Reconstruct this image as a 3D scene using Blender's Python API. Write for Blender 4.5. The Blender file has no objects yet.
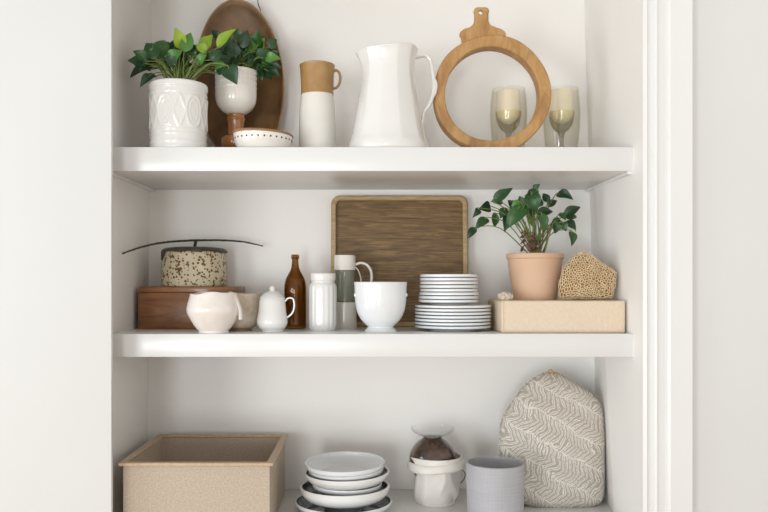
import bpy, bmesh, math, random
from mathutils import Vector, Matrix, noise
random.seed(7)
PI = math.pi
scene = bpy.context.scene
COL = scene.collection
EYE = 1.5
F = 800.0
VX, VY = 365.0, 286.0
TOP, MID, LOW = 0.2978, -0.1028, -0.520      # shelf surfaces relative to the eye height
YB = 2.05                                     # back wall
YS = 1.714                                    # shelf front
YF = 1.66                                     # front of the alcove

# ------------------------------------------------------------------ helpers
def at(px, py, Y):
    return Vector(((px - VX) / F * Y, Y, EYE + (VY - py) / F * Y))

def lin(h):
    h = h.lstrip('#')
    o = []
    for i in (0, 2, 4):
        c = int(h[i:i + 2], 16) / 255
        o.append(c / 12.92 if c <= .04045 else ((c + .055) / 1.055) ** 2.4)
    return (*o, 1)

def link(o, parent=None):
    COL.objects.link(o)
    if parent: o.parent = parent
    return o

def thing(name, label, cat, loc, group=None, rot=(0, 0, 0)):
    o = bpy.data.objects.new(name, None)
    o.empty_display_size = .02
    COL.objects.link(o)
    o.location = loc; o.rotation_euler = rot
    o['label'] = label; o['category'] = cat
    if group: o['group'] = group
    return o

def tag(o, label, cat, group=None):
    o['label'] = label; o['category'] = cat
    if group: o['group'] = group
    return o

def mk(name, vf, mat, parent=None, loc=None, ang=35, rot=None, label=None):
    v, f = vf[0], vf[1]
    me = bpy.data.meshes.new(name)
    me.from_pydata([tuple(p) for p in v], [], f)
    bm = bmesh.new(); bm.from_mesh(me)
    bmesh.ops.recalc_face_normals(bm, faces=bm.faces)
    bm.to_mesh(me); bm.free()
    mats = mat if isinstance(mat, (list, tuple)) else [mat]
    for m in mats: me.materials.append(m)
    if len(vf) > 2:
        me.polygons.foreach_set('material_index', vf[2])
    me.polygons.foreach_set('use_smooth', [True] * len(me.polygons))
    me.set_sharp_from_angle(angle=math.radians(ang))
    o = bpy.data.objects.new(name, me)
    link(o, parent)
    if loc is not None: o.location = loc
    if rot: o.rotation_euler = rot
    if label: o['label'] = label
    return o

def cr(pts, k=5):
    """Catmull-Rom through a polyline."""
    if len(pts) < 3: return list(pts)
    P = [Vector(p) for p in pts]
    P = [P[0] * 2 - P[1]] + P + [P[-1] * 2 - P[-2]]
    out = []
    for i in range(1, len(P) - 2):
        a, b, c, d = P[i - 1], P[i], P[i + 1], P[i + 2]
        for j in range(k):
            t = j / k
            out.append(.5 * ((2 * b) + (c - a) * t + (2 * a - 5 * b + 4 * c - d) * t * t + (3 * b - a - 3 * c + d) * t ** 3))
    out.append(P[-2])
    return out

def lathe(prof, seg=64, fn=None):
    v, f, rows = [], [], []
    for k, p in enumerate(prof):
        r, z = p[0], p[1]
        if r < 1e-6:
            rows.append([len(v)]); v.append((0, 0, z)); continue
        row = []
        for i in range(seg):
            th = 2 * PI * i / seg
            rr, zz = (r, z) if fn is None else fn(th, r, z, k)
            row.append(len(v)); v.append((rr * math.cos(th), rr * math.sin(th), zz))
        rows.append(row)
    for a, b in zip(rows, rows[1:]):
        if len(a) == 1 and len(b) == 1: continue
        for i in range(seg):
            j = (i + 1) % seg
            if len(a) == 1: f.append((a[0], b[i], b[j]))
            elif len(b) == 1: f.append((a[i], b[0], a[j]))
            else: f.append((a[i], b[i], b[j], a[j]))
    return v, f

def vessel(outer, t, k=5, floor=None):
    """outer: (r, z) from the foot to the rim. Returns a closed thick profile."""
    o = [tuple(p) for p in cr([(p[0], p[1]) for p in [Vector((a[0], a[1], 0)) for a in outer]] if False else [Vector((a[0], a[1], 0)) for a in outer], k)]
    o = [(max(p[0], .0005), p[1]) for p in o]
    fl = (o[0][1] + t * 1.3) if floor is None else floor
    top = o[-1]
    rim = [(top[0] - t * .15, top[1] + t * .35), (top[0] - t * .5, top[1] + t * .5), (top[0] - t * .85, top[1] + t * .35)]
    inn = [(max(p[0] - t, .002), max(p[1], fl)) for p in reversed(o)]
    out = [(0, o[0][1])] + o + rim
    last = None
    for p in inn:
        if last and abs(p[0] - last[0]) + abs(p[1] - last[1]) < 1e-4: continue
        out.append(p); last = p
        if p[1] <= fl + 1e-6: break
    out.append((0, fl))
    return out

def pp(lst, Y, zb):
    """pixel (radius, y) -> metres above base zb, base first"""
    o = [(r * Y / F, max((VY - y) / F * Y - zb, 0)) for r, y in lst]
    o[0] = (o[0][0], 0.0)
    return o

def tube(pts, ra, rb=None, seg=10, side=(0, 1, 0), k=5, cap=True):
    P = cr([Vector(p) for p in pts], k)
    n = len(P)
    v, f = [], []
    side = Vector(side)
    for i, p in enumerate(P):
        t = (P[min(i + 1, n - 1)] - P[max(i - 1, 0)]).normalized()
        b = side - t * t.dot(side)
        if b.length < 1e-4: b = Vector((1, 0, 0)) - t * t.x
        b.normalize(); nn = t.cross(b)
        u = i / (n - 1)
        a_ = ra(u) if callable(ra) else ra
        b_ = a_ if rb is None else (rb(u) if callable(rb) else rb)
        for s in range(seg):
            th = 2 * PI * s / seg
            v.append(p + nn * (a_ * math.cos(th)) + b * (b_ * math.sin(th)))
    for i in range(n - 1):
        for s in range(seg):
            q = (s + 1) % seg
            f.append((i * seg + s, i * seg + q, (i + 1) * seg + q, (i + 1) * seg + s))
    if cap:
        f.append(tuple(range(seg))[::-1]); f.append(tuple(range((n - 1) * seg, n * seg)))
    return v, f

def join(*parts):
    v, f, mi = [], [], []
    hasm = any(len(p) > 2 for p in parts)
    for p in parts:
        o = len(v)
        v += list(p[0]); f += [tuple(i + o for i in q) for q in p[1]]
        mi += list(p[2]) if len(p) > 2 else [0] * len(p[1])
    return (v, f, mi) if hasm else (v, f)

def box(x0, x1, y0, y1, z0, z1, bev=0.0, seg=2):
    bm = bmesh.new()
    bmesh.ops.create_cube(bm, size=1)
    for w in bm.verts:
        w.co = Vector((x0 + (w.co.x + .5) * (x1 - x0), y0 + (w.co.y + .5) * (y1 - y0), z0 + (w.co.z + .5) * (z1 - z0)))
    if bev: bmesh.ops.bevel(bm, geom=bm.edges[:], offset=bev, segments=seg, profile=.5, affect='EDGES')
    bm.verts.index_update()
    v = [w.co.copy() for w in bm.verts]; f = [tuple(w.index for w in q.verts) for q in bm.faces]
    bm.free(); return v, f

def extrude_outline(outer, holes, y0, y1):
    """outline in XZ, extruded along Y"""
    bm = bmesh.new()
    for loop in [outer] + holes:
        vs = [bm.verts.new((p[0], y0, p[1])) for p in loop]
        for i in range(len(vs)): bm.edges.new((vs[i], vs[(i + 1) % len(vs)]))
    bmesh.ops.triangle_fill(bm, use_beauty=True, edges=bm.edges[:])
    r = bmesh.ops.extrude_face_region(bm, geom=bm.faces[:])
    for g in r['geom']:
        if isinstance(g, bmesh.types.BMVert): g.co.y = y1
    bmesh.ops.recalc_face_normals(bm, faces=bm.faces)
    bm.verts.index_update()
    v = [w.co.copy() for w in bm.verts]; f = [tuple(w.index for w in q.verts) for q in bm.faces]
    bm.free(); return v, f

def bevel_mod(o, w, seg=2, ang=40):
    m = o.modifiers.new('bevel', 'BEVEL'); m.width = w; m.segments = seg
    m.limit_method = 'ANGLE'; m.angle_limit = math.radians(ang); return o

def rrect(x0, x1, z0, z1, r, n=6):
    out = []
    for cx, cz, a in ((x1 - r, z1 - r, 0), (x0 + r, z1 - r, 90), (x0 + r, z0 + r, 180), (x1 - r, z0 + r, 270)):
        for i in range(n + 1):
            t = math.radians(a + 90 * i / n)
            out.append((cx + r * math.cos(t), cz + r * math.sin(t)))
    return out

# ------------------------------------------------------------------ materials
def newmat(name):
    m = bpy.data.materials.new(name); m.use_nodes = True
    nt = m.node_tree; b = nt.nodes['Principled BSDF']
    return m, nt, b

def ramp(nt, stops):
    r = nt.nodes.new('ShaderNodeValToRGB')
    e = r.color_ramp.elements
    while len(e) < len(stops): e.new(.5)
    for el, (p, c) in zip(e, stops):
        el.position = p; el.color = lin(c)
    return r

def coords(nt, scale=(1, 1, 1), rot=(0, 0, 0)):
    t = nt.nodes.new('ShaderNodeTexCoord'); m = nt.nodes.new('ShaderNodeMapping')
    m.inputs['Scale'].default_value = scale; m.inputs['Rotation'].default_value = rot
    nt.links.new(t.outputs['Object'], m.inputs['Vector']); return m.outputs[0]

def bump(nt, b, sock, strength, dist=.002):
    u = nt.nodes.new('ShaderNodeBump'); u.inputs['Strength'].default_value = strength
    u.inputs['Distance'].default_value = dist
    nt.links.new(sock, u.inputs['Height']); nt.links.new(u.outputs[0], b.inputs['Normal'])

def noise_tex(nt, vec, scale, detail=4, rough=.55, dist=0):
    n = nt.nodes.new('ShaderNodeTexNoise')
    n.inputs['Scale'].default_value = scale; n.inputs['Detail'].default_value = detail
    n.inputs['Roughness'].default_value = rough; n.inputs['Distortion'].default_value = dist
    nt.links.new(vec, n.inputs['Vector']); return n.outputs['Fac']

def plain(name, c, rough=.4, c2=None, scale=20, bmp=0, bscale=60, coat=0, metal=0, spec=.5, lo=.3, hi=.7):
    m, nt, b = newmat(name)
    vec = coords(nt)
    n = noise_tex(nt, vec, scale)
    r = ramp(nt, [(lo, c), (hi, c2 or c)])
    nt.links.new(n, r.inputs[0]); nt.links.new(r.outputs[0], b.inputs['Base Color'])
    b.inputs['Roughness'].default_value = rough
    b.inputs['Coat Weight'].default_value = coat; b.inputs['Coat Roughness'].default_value = .06
    b.inputs['Metallic'].default_value = metal; b.inputs['Specular IOR Level'].default_value = spec
    if bmp: bump(nt, b, noise_tex(nt, vec, bscale, 5), bmp)
    return m

def wood(name, stops, grain=(3, 30, 30), scale=3.0, rough=.55, bmp=.15, coat=0, dist=1.2):
    m, nt, b = newmat(name)
    vec = coords(nt, grain)
    n = noise_tex(nt, vec, scale, 6, .6, dist)
    r = ramp(nt, stops)
    nt.links.new(n, r.inputs[0]); nt.links.new(r.outputs[0], b.inputs['Base Color'])
    b.inputs['Roughness'].default_value = rough; b.inputs['Coat Weight'].default_value = coat
    bump(nt, b, n, bmp, .001); return m

def spots(name, base, base2, spot, scale=60, thr=.25, rough=.5, bmp=.3, rnd=1.0):
    """speckled stoneware: voronoi dots of uneven size on a mottled ground"""
    m, nt, b = newmat(name); vec = coords(nt)
    vo = nt.nodes.new('ShaderNodeTexVoronoi'); vo.inputs['Scale'].default_value = scale
    vo.inputs['Randomness'].default_value = rnd
    nt.links.new(vec, vo.inputs['Vector'])
    n = noise_tex(nt, vec, scale * .45, 3)
    ad = nt.nodes.new('ShaderNodeMath'); ad.operation = 'MULTIPLY_ADD'
    nt.links.new(n, ad.inputs[0]); ad.inputs[1].default_value = -1.4
    nt.links.new(vo.outputs['Distance'], ad.inputs[2])
    r = nt.nodes.new('ShaderNodeValToRGB')
    r.color_ramp.elements[0].position = max(thr - .55, 0); r.color_ramp.elements[1].position = max(thr - .47, .02)
    lt = nt.nodes.new('ShaderNodeMath'); lt.operation = 'LESS_THAN'; lt.inputs[1].default_value = thr - .75
    nt.links.new(ad.outputs[0], lt.inputs[0])
    n2 = noise_tex(nt, vec, 30, 4); rb = ramp(nt, [(.3, base), (.7, base2)]); nt.links.new(n2, rb.inputs[0])
    mx = nt.nodes.new('ShaderNodeMix'); mx.data_type = 'RGBA'
    nt.links.new(lt.outputs[0], mx.inputs['Factor']); nt.links.new(rb.outputs[0], mx.inputs['A'])
    mx.inputs['B'].default_value = lin(spot)
    nt.links.new(mx.outputs['Result'], b.inputs['Base Color'])
    b.inputs['Roughness'].default_value = rough
    if bmp: bump(nt, b, n, bmp, .002)
    return m

def glass(name, c, rough=0.02, edge=None, haze=0, hazec='B9C1B8'):
    """thin walled glass: tinted see-through wall plus fresnel reflection"""
    m, nt, b = newmat(name)
    nt.nodes.remove(b)
    tr = nt.nodes.new('ShaderNodeBsdfTransparent'); gl = nt.nodes.new('ShaderNodeBsdfGlossy')
    gl.inputs['Roughness'].default_value = rough
    lw = nt.nodes.new('ShaderNodeLayerWeight'); lw.inputs['Blend'].default_value = .25
    r = ramp(nt, [(0.0, c), (.85, edge or c)]); nt.links.new(lw.outputs['Facing'], r.inputs[0])
    nt.links.new(r.outputs[0], tr.inputs[0])
    pw = nt.nodes.new('ShaderNodeMath'); pw.operation = 'POWER'; pw.inputs[1].default_value = 3.5
    l2 = nt.nodes.new('ShaderNodeLayerWeight'); l2.inputs['Blend'].default_value = .5
    nt.links.new(l2.outputs['Facing'], pw.inputs[0])
    fr = nt.nodes.new('ShaderNodeMath'); fr.operation = 'MULTIPLY_ADD'; fr.inputs[1].default_value = .5; fr.inputs[2].default_value = .035
    nt.links.new(pw.outputs[0], fr.inputs[0])
    mx = nt.nodes.new('ShaderNodeMixShader')
    nt.links.new(fr.outputs[0], mx.inputs[0]); nt.links.new(tr.outputs[0], mx.inputs[1]); nt.links.new(gl.outputs[0], mx.inputs[2])
    out = mx
    if haze:
        df = nt.nodes.new('ShaderNodeBsdfDiffuse'); df.inputs[0].default_value = lin(hazec)
        out = nt.nodes.new('ShaderNodeMixShader'); out.inputs[0].default_value = haze
        nt.links.new(mx.outputs[0], out.inputs[1]); nt.links.new(df.outputs[0], out.inputs[2])
    nt.links.new(out.outputs[0], nt.nodes['Material Output'].inputs[0])
    return m

def leafmat(name, stops, rough=.38):
    m, nt, b = newmat(name)
    g = nt.nodes.new('ShaderNodeNewGeometry')
    r = ramp(nt, stops)
    n = noise_tex(nt, coords(nt), 60, 3)
    ad = nt.nodes.new('ShaderNodeMath'); ad.operation = 'MULTIPLY_ADD'; ad.inputs[1].default_value = .55
    s = nt.nodes.new('ShaderNodeMath'); s.operation = 'MULTIPLY'; s.inputs[1].default_value = .45
    nt.links.new(n, s.inputs[0]); nt.links.new(g.outputs['Random Per Island'], ad.inputs[0]); nt.links.new(s.outputs[0], ad.inputs[2])
    nt.links.new(ad.outputs[0], r.inputs[0]); nt.links.new(r.outputs[0], b.inputs['Base Color'])
    b.inputs['Roughness'].default_value = rough
    return m

M = {}
M['wall'] = plain('wall_paint', 'DAD9D7', .6, 'DDDCDA', 3, .03, 200)
M['alcove'] = plain('alcove_paint', 'EFECE8', .5, 'F1EEEA', 3, .02, 200)
M['shelf'] = plain('shelf_paint', 'DFDEDC', .27, 'E1E0DE', 4, .02, 150)
M['trim'] = plain('trim_paint', 'E6E5E3', .35, 'E8E7E5', 4)
M['floor'] = wood('oak_boards', [(.3, 'A58763'), (.7, 'C4A67F')], (1, 10, 10), 3, .4)
M['white'] = plain('white_glaze', 'E3E1DD', .16, 'E7E5E1', 15, coat=.4)
M['warmwhite'] = plain('warm_white_glaze', 'E2DDD4', .2, 'E6E1D9', 15, coat=.4)
M['bluewhite'] = plain('cool_white_glaze', 'E2E4E5', .2, 'E6E8E9', 15, coat=.3)
M['dishwhite'] = plain('off_white_glaze', 'E7E5E2', .25, 'EBEAE7', 15, coat=.3)
M['bisque'] = plain('blush_white_glaze', 'E4DAD2', .22, 'EDE6E0', 40, .1, 60, coat=.4)
M['paperwhite'] = plain('matte_white_clay', 'E2DBD3', .5, 'EBE6E0', 30, .2, 50)
M['tealglaze'] = plain('dark_teal_glaze', '2C3B40', .15, '4D6A74', 14, coat=.5)
M['greyglaze'] = plain('grey_green_glaze', '4E5654', .2, '69716D', 14, coat=.4)
M['tan'] = plain('tan_glaze', '9A7241', .3, 'B08A55', 25, .2, 40, coat=.3)
M['rimbrown'] = plain('brown_clay_rim', '8A6340', .5, '9D7651', 40)
M['dot'] = plain('dark_dots', '2B2624', .5)
M['copper'] = plain('turned_brown_wood', '8A552D', .25, 'A9713F', 30, coat=.5)
M['ringwood'] = wood('honey_wood', [(.25, '8A5E33'), (.5, 'B08550'), (.75, 'C19A66')], (14, 14, 5), 2.6, .5)
M['ovalwood'] = plain('dark_old_wood', '442E18', .5, '8E683C', 11, .25, 30)
M['ovalrim'] = plain('worn_wood_edge', '8C6A40', .5, 'A98658', 30, .2, 40)
M['traywood'] = wood('brown_tray_wood', [(.3, '4C381F'), (.48, '6E5433'), (.7, '937648')], (5, 30, 75), 2.6, .55, .25)
M['trayrim'] = wood('pale_tray_rim', [(.3, '9C8057'), (.7, 'BEA57C')], (5, 20, 20), 3, .5)
M['walnut'] = wood('walnut', [(.25, '593620'), (.5, '875732'), (.78, 'A8743F')], (2.2, 10, 14), 2.5, .35, .1, .2, 1.5)
M['speckle'] = spots('speckled_stoneware', 'D3C8AE', 'BFB294', '6B4A2A', 140, .42, .5)
M['lid'] = plain('dark_moss_glaze', '2D2C20', .45, '4A4836', 40, .5, 60)
M['twig'] = plain('dark_twig', '2F2B22', .7, '453F32', 120, .8, 200)
M['sand'] = plain('sandy_stoneware', 'C4B5A0', .7, 'D6C8B4', 90, .5, 160)
M['sandbase'] = plain('tan_clay', '9A7E5C', .7, 'A98C69', 60)
M['amber'] = glass('amber_glass', 'DDC27C', .03, '94723A')
M['clear'] = glass('clear_glass', 'FEFEFE', .02, 'F8F9F8')
M['smoke'] = glass('grey_glass', 'EFF2F0', .02, 'C8D0CA', .24, 'BEBEB0')
M['hurr'] = glass('faint_amber_glass', 'FEFDFB', .02, 'F8F6EE')
M['ambercup'] = glass('honey_glass', 'FEFDF4', .05, 'FBF5E2')
M['candle'] = plain('cream_wax', 'F5EDDA', .5, 'F7F0E0', 10)
wx = M['candle'].node_tree.nodes['Principled BSDF']; wx.inputs['Subsurface Weight'].default_value = 1; wx.inputs['Subsurface Radius'].default_value = (1, .8, .5); wx.inputs['Subsurface Scale'].default_value = .012
M['brownglass'] = plain('dark_brown_glaze', '20150F', .12, '5F4536', 28, .1, 40, coat=.8, lo=.38, hi=.7)
M['pinkpot'] = plain('blush_terracotta', 'CDA88B', .6, 'D6B499', 8, .05, 100)
M['linen'] = None
M['loofah'] = plain('loofah_fibre', 'D2B68B', .8, 'EBD5B0', 60, .3, 150)
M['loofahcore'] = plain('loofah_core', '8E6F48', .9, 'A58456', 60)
M['bin'] = plain('tan_pressed_board', 'AC9A86', .6, 'C4B3A0', 260, .15, 300)
M['binrim'] = plain('tan_board_edge', 'B59A7C', .5, 'C9B094', 120, .1, 200)
M['greypot'] = None
M['soil'] = plain('dark_soil', '2B2018', .9, '4A3828', 90, 1, 120)
M['gravel'] = plain('pale_gravel', 'A99880', .9, 'DDD0BC', 200, 1, 200, lo=.42, hi=.58)
M['stem'] = plain('green_stem', '55692A', .5, '7C8C45', 40)
M['stembrown'] = plain('woody_stem', '5C4A2C', .7, '77653F', 60)
M['leaf'] = leafmat('deep_green_leaf', [(.0, '13271A'), (.42, '1E4020'), (.72, '31592A'), (1, '4C7433')])
M['leafyoung'] = leafmat('young_green_leaf', [(.0, '6E9128'), (.6, '8CA832'), (1, 'A3B545')])
M['leafmid'] = leafmat('mid_green_leaf', [(.0, '3A6B2A'), (.6, '4F8134'), (1, '66923F')])
M['leafdry'] = leafmat('dry_brown_leaf', [(.0, '4E3226'), (1, '7A5442')], .7)
M['pebble'] = plain('pale_shell', 'BDA98F', .5, 'E0D4C4', 60, .4, 60)
M['cord'] = plain('tan_cord', 'A98A61', .8, 'BC9E75', 100, .4, 200)
M['wire'] = plain('black_wire', '24211E', .5)

def weave(name, c1, c2, rough, sx, sz, bmp):
    m, nt, b = newmat(name)
    a = noise_tex(nt, coords(nt, (sx, sx, sz)), 1, 3); c = noise_tex(nt, coords(nt, (sz, sz, sx)), 1, 3)
    ad = nt.nodes.new('ShaderNodeMath'); ad.operation = 'ADD'
    nt.links.new(a, ad.inputs[0]); nt.links.new(c, ad.inputs[1])
    hf = nt.nodes.new('ShaderNodeMath'); hf.operation = 'MULTIPLY'; hf.inputs[1].default_value = .5
    nt.links.new(ad.outputs[0], hf.inputs[0])
    r = ramp(nt, [(.35, c1), (.65, c2)]); nt.links.new(hf.outputs[0], r.inputs[0])
    nt.links.new(r.outputs[0], b.inputs['Base Color']); b.inputs['Roughness'].default_value = rough
    bump(nt, b, hf.outputs[0], bmp, .002); return m
M['linen'] = weave('beige_linen', 'D6C2A9', 'E4D2BB', .85, 90, 700, .4)
M['greypot'] = weave('grey_clay', 'A5A3A7', 'B3B1B5', .55, 12, 500, .25)

def fern_cloth():
    m, nt, b = newmat('fern_print_linen')
    N = nt.nodes; L = nt.links
    def math_(op, a, c=None, clampv=False):
        n = N.new('ShaderNodeMath'); n.operation = op
        for i, s in enumerate((a, c)):
            if s is None: continue
            if isinstance(s, (int, float)): n.inputs[i].default_value = s
            else: L.new(s, n.inputs[i])
        return n.outputs[0]
    vec = coords(nt, (1, 1, 1), (0, math.radians(62), 0))
    nz = N.new('ShaderNodeTexNoise'); nz.inputs['Scale'].default_value = 17; nz.inputs['Detail'].default_value = 2
    L.new(vec, nz.inputs['Vector'])
    vm = N.new('ShaderNodeVectorMath'); vm.operation = 'MULTIPLY_ADD'
    vm.inputs[1].default_value = (.045, .045, .045)
    L.new(nz.outputs['Color'], vm.inputs[0]); L.new(vec, vm.inputs[2])
    sp = N.new('ShaderNodeSeparateXYZ'); L.new(vm.outputs[0], sp.inputs[0])
    u, v = sp.outputs['X'], sp.outputs['Z']
    a = math_('ABSOLUTE', math_('SUBTRACT', math_('FRACT', math_('MULTIPLY', u, 1 / .058)), .5))
    ch = math_('FRACT', math_('ADD', math_('MULTIPLY', v, 1 / .0115), math_('MULTIPLY', a, 3.4)))
    leaf = math_('LESS_THAN', math_('ABSOLUTE', math_('SUBTRACT', ch, .5)), math_('SUBTRACT', .36, math_('MULTIPLY', a, .25)))
    hole = math_('GREATER_THAN', math_('ABSOLUTE', math_('SUBTRACT', ch, .5)), .07)
    leaf = math_('MULTIPLY', leaf, hole)
    spine = math_('LESS_THAN', a, .028)
    msk = math_('MAXIMUM', leaf, spine)
    fine = noise_tex(nt, coords(nt), 260, 2)
    msk = math_('MULTIPLY', msk, math_('GREATER_THAN', fine, .40))
    mx = N.new('ShaderNodeMix'); mx.data_type = 'RGBA'
    L.new(msk, mx.inputs['Factor'])
    mx.inputs['A'].default_value = lin('ADA498'); mx.inputs['B'].default_value = lin('DAD4CB')
    L.new(mx.outputs['Result'], b.inputs['Base Color']); b.inputs['Roughness'].default_value = .9
    bump(nt, b, msk, .35, .002)
    return m
M['fern'] = fern_cloth()

# ------------------------------------------------------------------ the setting
def struct(name, vf, mat, ang=35):
    o = mk(name, vf, mat, ang=ang); o['kind'] = 'structure'; return o

def XL(z): return -.5565 + (z + .30) * .009          # inner left wall at the back
def XR(z): return .5835 - (z + .05) * .028           # inner right wall at the back
ZT, ZBOT = .748, -1.5
def prism(pts8): 
    return pts8, [(0, 1, 2, 3), (7, 6, 5, 4), (0, 4, 5, 1), (1, 5, 6, 2), (2, 6, 7, 3), (3, 7, 4, 0)]
def side_wall(Xf, fback, sgn):
    t = .06 * sgn
    p = [(Xf, YF, EYE + ZBOT), (fback(ZBOT), YB, EYE + ZBOT), (fback(ZBOT) + t, YB, EYE + ZBOT), (Xf + t, YF, EYE + ZBOT),
         (Xf, YF, EYE + ZT), (fback(ZT), YB, EYE + ZT), (fback(ZT) + t, YB, EYE + ZT), (Xf + t, YF, EYE + ZT)]
    return prism(p)
struct('wall_alcove_left', side_wall(-.557, XL, -1), M['alcove'])
struct('wall_alcove_right', side_wall(.5766, XR, 1), M['alcove'])
struct('wall_back', box(-.75, .75, YB, YB + .06, 0, EYE + ZT), M['alcove'])
struct('wall_alcove_top', box(-.62, .64, YF, YB, EYE + ZT, EYE + ZT + .06), M['alcove'])
LX = (113.2 - VX) / F * YF
struct('wall_left', box(-3.2, LX, YF - .012, YF, 0, 2.7, .0015), M['wall'])
struct('wall_right', box(.6756, 3.2, YF + .012, YF + .05, 0, 2.7), M['wall'])
struct('wall_over', box(LX, .6756, YF - .012, YF, EYE + ZT + .0, 2.7), M['wall'])
struct('floor', box(-3.2, 3.2, -3.4, YB + .06, -.05, 0), M['floor'])
# moulded casing down the right side of the opening
prof = [(643.2, 0), (643.2, -.006), (647, -.008), (648.5, -.004), (650, -.003), (653.5, -.004), (654.5, -.010), (657, -.0115), (659, -.008), (664, -.006), (666.5, -.006),
        (667.5, -.012), (671, -.014), (672.5, -.0135), (692.3, -.0135), (692.8, -.012), (692.8, .012), (643.2, .012)]
pv, pf = [], []
for z in (0.0, EYE + ZT):
    for px, dy in prof: pv.append(((px - VX) / F * (YF + min(dy, 0)), YF + dy, z))
n = len(prof)
for i in range(n): pf.append((i, (i + 1) % n, n + (i + 1) % n, n + i))
pf += [tuple(range(n)), tuple(range(n, 2 * n))]
struct('trim_1', (pv, pf), M['trim'], 20)

# shelves
def shelf(label, ztop, th, yfront, cleats=False):
    e = thing('shelf', label, 'shelf', (0, yfront, EYE + ztop), None)
    zl, zr = ztop, ztop
    g = .0008
    def pts(y, z):
        k = (y - YF) / (YB - YF)
        l = -.557 + (XL(z) + .557) * k + g; r = .5766 + (XR(z) - .5766) * k - g
        return l, r
    y0, y1 = yfront, YB - g
    bm = bmesh.new(); vs = []
    for z in (ztop - th, ztop):
        for y, s in ((y0, 0), (y0, 1), (y1, 1), (y1, 0)):
            vs.append(bm.verts.new((pts(max(y, YF), ztop - th / 2)[s], y - yfront, z - ztop)))
    for q in prism([0] * 8)[1]: bm.faces.new([vs[i] for i in q])
    bmesh.ops.recalc_face_normals(bm, faces=bm.faces)
    bmesh.ops.bevel(bm, geom=bm.edges[:], offset=.0012, segments=2, profile=.5, affect='EDGES')
    bm.verts.index_update()
    vf = ([w.co.copy() for w in bm.verts], [tuple(w.index for w in q.verts) for q in bm.faces]); bm.free()
    mk('board', vf, M['shelf'], e)
    if cleats:
        for s in (0, 1):
            zz = ztop - th
            a, b_ = pts(YS + .004, zz)[s], pts(YB - .002, zz)[s]
            w = .012 if s == 0 else -.012
            y0c = .004; y1c = YB - .003 - yfront
            z0, z1 = -th - .0062, -th - .0002
            p = [(a, y0c, z0), (b_, y1c, z0), (b_ + w, y1c, z0), (a + w, y0c, z0), (a, y0c, z1), (b_, y1c, z1), (b_ + w, y1c, z1), (a + w, y0c, z1)]
            mk('support_strip', prism(p), M['trim'], e)
    return e
shelf('thick white shelf holding the tall white pitcher and round wooden hoop, topmost', TOP, .0514, YS, True)
shelf('thick white shelf holding the plate stacks and amber bottle, middle one', MID, .0493, YS)
shelf('white shelf under the tan open box and dish stack, lowest', LOW, .05, YF + .0)

# ------------------------------------------------------------------ plants
def leaf(base, tip, w, nrm, fold=.25, droop=.12, rows=9):
    base, tip = Vector(base), Vector(tip)
    ax = tip - base; L = ax.length; ax.normalize()
    n = Vector(nrm); n = (n - ax * ax.dot(n)).normalized(); s = ax.cross(n)
    v, f = [], []
    cols = (-1, -.5, 0, .5, 1)
    for i in range(rows):
        t = i / (rows - 1)
        hw = w / 2 * 1.04 * (math.sin(PI * t ** .72) ** .9 * (1 - .3 * t ** 3) if 0 < t < 1 else 0) + (.0004 if t < 1 else 0)
        c = base + ax * (L * t) - n * (droop * L * (2 * t - 1) ** 2 - droop * L * .3)
        for k in cols:
            v.append(c + s * (hw * k) + n * (abs(k) * hw * fold + .06 * hw * math.sin(9 * t + k * 2)))
    m = len(cols)
    for i in range(rows - 1):
        for k in range(m - 1):
            f.append((i * m + k, i * m + k + 1, (i + 1) * m + k + 1, (i + 1) * m + k))
    return v, f

def plant(root, loc, Y, leaves, soil_px, mats, stem_mat, randfill=(), dep=.03, seed=1, parts=('foliage', 'stems'), stemr=.0011, spread=.02, wk=1.0):
    """leaves: (bx,by,tx,ty,width px,material index[,dY])"""
    rnd = random.Random(seed)
    acc, stems = [], []
    loc = Vector(loc)
    sc = at(soil_px[0], soil_px[1], Y)
    for q in list(leaves) + list(randfill):
        bx, by, tx, ty, w, mi = q[:6]
        dy = q[6] if len(q) > 6 else rnd.uniform(-dep, dep)
        b = at(bx, by, Y + dy); t = at(tx, ty, Y + dy + rnd.uniform(-.016, .016))
        nr = Vector((rnd.uniform(-.45, .45), -1, rnd.uniform(.0, .75)))
        lv = leaf(b - loc, t - loc, w * wk * Y / F, nr, rnd.uniform(.2, .65), rnd.uniform(.06, .26))
        acc.append((lv[0], lv[1], [mi] * len(lv[1])))
        s0 = sc + Vector((rnd.uniform(-spread, spread), rnd.uniform(-spread, spread), -.004))
        mid = s0.lerp(b, .55) + Vector((0, 0, .012 + .12 * abs(b.x - s0.x)))
        stems.append(tube([s0 - loc, mid - loc, b - loc, (b + (t - b) * .25) - loc], lambda u: stemr * (1.4 - .8 * u), seg=6, k=4, side=(.2, 1, .1)))
    mk(parts[0], join(*acc), mats, root, ang=80)
    mk(parts[1], join(*stems), stem_mat, root)

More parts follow.
